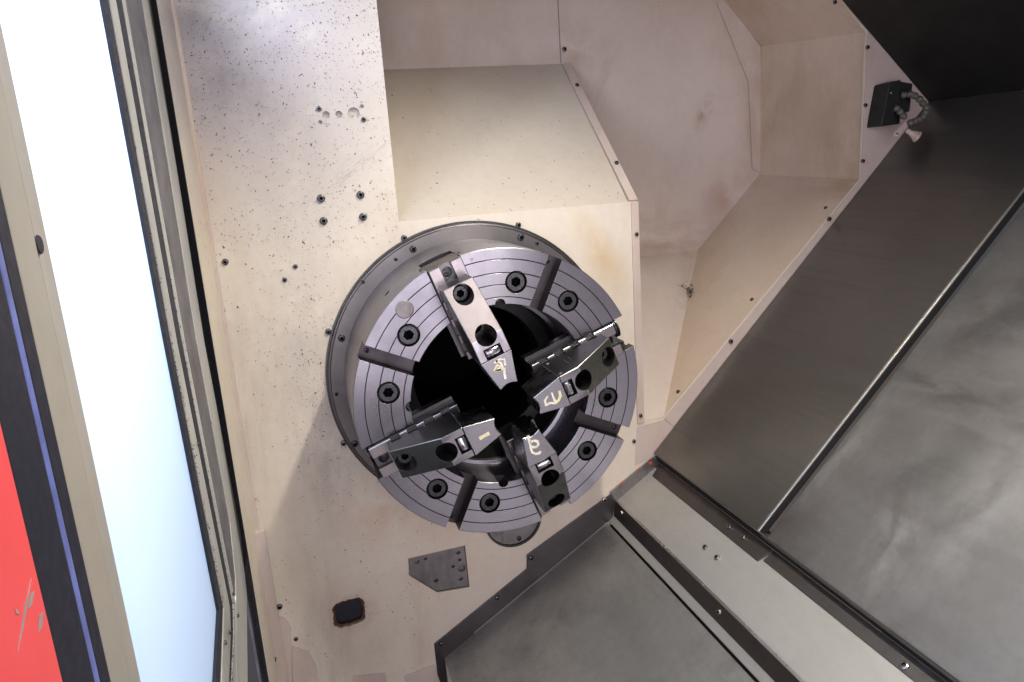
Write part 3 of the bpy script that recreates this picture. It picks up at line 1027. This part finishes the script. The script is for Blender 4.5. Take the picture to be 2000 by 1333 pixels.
ap = empty('drilled_plate', 'grey five sided drilled steel plate sunk into the wall', 'plate')
holes = [(815, 1098, .0048), (831, 1092, .0033), (895, 1080, .0045), (898, 1094, .0034), (885, 1107, .0035), (902, 1111, .0078), (852, 1134, .0048), (900, 1131, .0048)]
cx0 = sum(x for x, z in PLATE) / 5
cz0 = sum(z for x, z in PLATE) / 5
pm = mesh('plate_face', *prism([(cx0 + (x - cx0) * .985 - .0004, .0022, cz0 + (z - cz0) * .975 + .0014) for x, z in PLATE], (0, .012, 0)))
hc = []
for px, py, r in holes:
    p = at(px, py, .002)
    hc.append(cyl((p.x, p.z), r, -.01, .012, 20))
pm = boolean(pm, hc)
obj('plate_face', pm, 'plate', ap)
obj('plate_backing', boxv(-.18, -.045, .02, .024, -.475, -.36), 'hole', ap)

# coolant block with two jointed hoses
cb = empty('coolant_block', 'black coolant block with jointed grey hoses and pale nozzles, top right', 'coolant block')
blk = obj('block', mesh('block', *join(prism([(.905, -.045, .490), (.935, -.045, .496), (.938, -.045, .408), (.890, -.045, .405), (.893, -.045, .425)], (0, .042, 0)),
                                     prism([(.9352, -.038, .494), (.972, -.038, .488), (.968, -.038, .432), (.940, -.038, .428)], (0, .035, 0)))), 'block', cb, bevel=.002)
put('screw', SCREW_S, 'bright_screw', blk, at(1741, 182, -.046), spin=rs(), scale=.9)


def bead(parent, p, d, r):
    V, Fc = lathe([(0, -r * .9), (r * .6, -r * .85), (r * .95, -r * .45), (r, 0), (r * .85, r * .5), (r * .55, r * .8), (r * .55, r * 1.1), (0, r * 1.1)], 16)
    me = mesh('bead', V, Fc, 50)
    o = obj('bead', me, 'bead', parent)
    q = Vector((0, 1, 0)).rotation_difference(d)
    mm = q.to_matrix().to_4x4()
    mm.translation = p
    o.matrix_local = mm


def hose(pts, r, step):
    P = [at(x, y, yy) for x, y, yy in pts]
    acc = 0
    for i in range(len(P) - 1):
        d = P[i + 1] - P[i]
        L_ = d.length
        while acc < L_:
            bead(cb, P[i] + d * (acc / L_), d.normalized(), r)
            acc += step
        acc -= L_


hose([(1766, 186, -.05), (1782, 184, -.062), (1797, 195, -.07), (1809, 211, -.075), (1806, 226, -.078), (1795, 234, -.08), (1783, 239, -.08), (1773, 242, -.08)], .0072, .0112)
hose([(1752, 213, -.05), (1761, 222, -.06), (1768, 232, -.066)], .0072, .0105)


def nozzle(a, b, r0, r1, sides):
    A, B = at(*a), at(*b)
    d = B - A
    V, Fc = lathe([(0, 0), (r0, 0), (r0, d.length * .35), (r1, d.length), (r1 * .7, d.length), (r0 * .5, d.length * .4)], sides)
    o = obj('nozzle', mesh('nozzle', V, Fc, 30), 'nozzle', cb)
    q = Vector((0, 1, 0)).rotation_difference(d.normalized())
    mm = q.to_matrix().to_4x4()
    mm.translation = A
    o.matrix_local = mm


nozzle((1766, 244, -.072), (1752, 262, -.085), .0072, .0058, 18)
nozzle((1772, 256, -.08), (1792, 268, -.10), .005, .0115, 18)

# grime clump in the pocket valley
g0 = hit(1349, 570, Vector((.6, .221, .025)), Vector((0, -.66, .75)))
gp = []
for k in range(70):
    d = Vector((random.gauss(0, .009), 0, random.gauss(0, .008)))
    d.y = d.z * 1.1 - .003
    s_ = random.uniform(.0010, .0034)
    c_ = g0 + d + Vector((-.008, -.005, .004))
    gp.append(prism([c_ + Vector((random.uniform(-s_, s_), -.001, random.uniform(-s_, s_))) for _ in range(3)], (0, -s_, s_ * .5)))
for k in range(7):
    a = random.uniform(0, 2 * PI)
    L_ = random.uniform(.02, .045)
    e_ = Vector((math.cos(a), math.sin(a) * .7, math.sin(a) * .75))
    c_ = g0 + Vector((-.008, -.007, .005))
    n_ = Vector((-e_.z, 0, e_.x)) * .0006
    gp.append(prism([c_ + n_, c_ + e_ * L_, c_ - n_], (0, -.0008, .0004)))
obj('grime_splash', join(*gp), 'chip', label='black spiky splash of grime stuck in the corner of the pocket', category='grime')

# ================================================================== CHIPS
def shard(c, size, el, n=Vector((0, -1, 0)), thick=.0006):
    u = n.orthogonal().normalized()
    v = n.cross(u)
    a = random.uniform(0, 2 * PI)
    d1 = u * math.cos(a) + v * math.sin(a)
    d2 = n.cross(d1)
    k = random.choice((3, 4, 4, 5))
    pts = []
    for i in range(k):
        b_ = 2 * PI * i / k + random.uniform(-.4, .4)
        rr = random.uniform(.5, 1)
        pts.append(c + d1 * (math.cos(b_) * size * el * rr) + d2 * (math.sin(b_) * size * rr) + n * .0002)
    return prism(pts, n * thick * random.uniform(.5, 1.6))


sh = []
cnt = 0
while cnt < 2700:
    q = random.random()
    if q < .66:
        x, z = random.uniform(-.44, -.12), random.uniform(.25, .72)
        if random.random() > .35 + .65 * (z - .25) / .45:
            continue
    elif q < .86:
        x, z = random.gauss(-.28, .06), random.gauss(.06, .15)
    else:
        x, z = random.uniform(-.44, .30), random.uniform(-.65, .7)
        if random.random() < max(0, min(.9, (x + .1) / .3)):
            continue
    if x < -.438 or x * x + z * z < .285 ** 2 or (x > -.12 and z > .29) or (x > -.18 and z < -.36) or z < -.72:
        continue
    sh.append(shard(Vector((x, 0, z)), random.choice((.0003, .0004, .0004, .0005, .0005, .0006, .0006, .0007, .0010)), random.uniform(1, 3.2)))
    cnt += 1
for _ in range(90):     # a few on the sloping panel
    f = random.random() ** 1.6
    x = random.uniform(-.11, .33)
    sh.append(shard(Vector((x, .0042 + .3368 * f, .2925 + .3055 * f)), random.uniform(.0005, .0012), random.uniform(1, 2.5), nn))
for _ in range(420):    # crumbs caught along the window seal and gaskets
    f = random.random()
    a_, b_ = random.choice((((200, -20), (335, 667)), ((335, 667), (437, 1188)), ((335, 667), (437, 1188)), ((224, -20), (355, 667)), ((355, 667), (455, 1180)), ((455, 1180), (452, 1340))))
    x_ = a_[0] + (b_[0] - a_[0]) * f + random.gauss(0, 1.6)
    sh.append(shard(atx(x_, a_[1] + (b_[1] - a_[1]) * f, -.4644), random.uniform(.0004, .0011), random.uniform(1, 2.2), Vector((1, 0, 0))))
for _ in range(260):    # crumbs along the door gap
    z = random.uniform(-.75, .35)
    sh.append(shard(Vector((-.4678, random.uniform(yat(400, -.4678), .02), z)), random.uniform(.0005, .0012), random.uniform(1, 2), Vector((1, 0, 0))))
obj('dark_metal_chips', join(*sh), 'chip', label='fine dark metal chips stuck over the cream wall', category='chips', kind='stuff')
sh = []
for _ in range(110):
    y = random.choice((random.uniform(-.30, -.08), random.uniform(-.9, -.1)))
    sh.append(shard(P3 + Vector((random.gauss(.002, .0012), y, .0022)), random.uniform(.0005, .0014), random.uniform(1, 2), ln, .0012))
for _ in range(120):
    z = random.uniform(-.75, .2)
    sh.append(shard(Vector((-.4677, random.uniform(yat(400, -.4677), .02), z)), random.uniform(.0004, .0009), random.uniform(1, 2), Vector((1, 0, 0))))
for _ in range(60):
    f = random.random()
    sh.append(shard(T1 - tu * (.34 * f) + Vector((0, random.uniform(-.3, -.01), 0)), random.uniform(.0004, .0009), random.uniform(1, 2), tn))
for _ in range(60):
    a_ = random.uniform(0, 2 * PI)
    rr_ = random.uniform(.26, .278)
    sh.append(shard(Vector((rr_ * math.cos(a_), -.009, rr_ * math.sin(a_))), random.uniform(.0004, .0007), 1.3))
obj('bright_metal_chips', join(*sh), 'bright_chip', label='tiny shiny metal chips along the ledge edge and door gap', category='chips', kind='stuff')
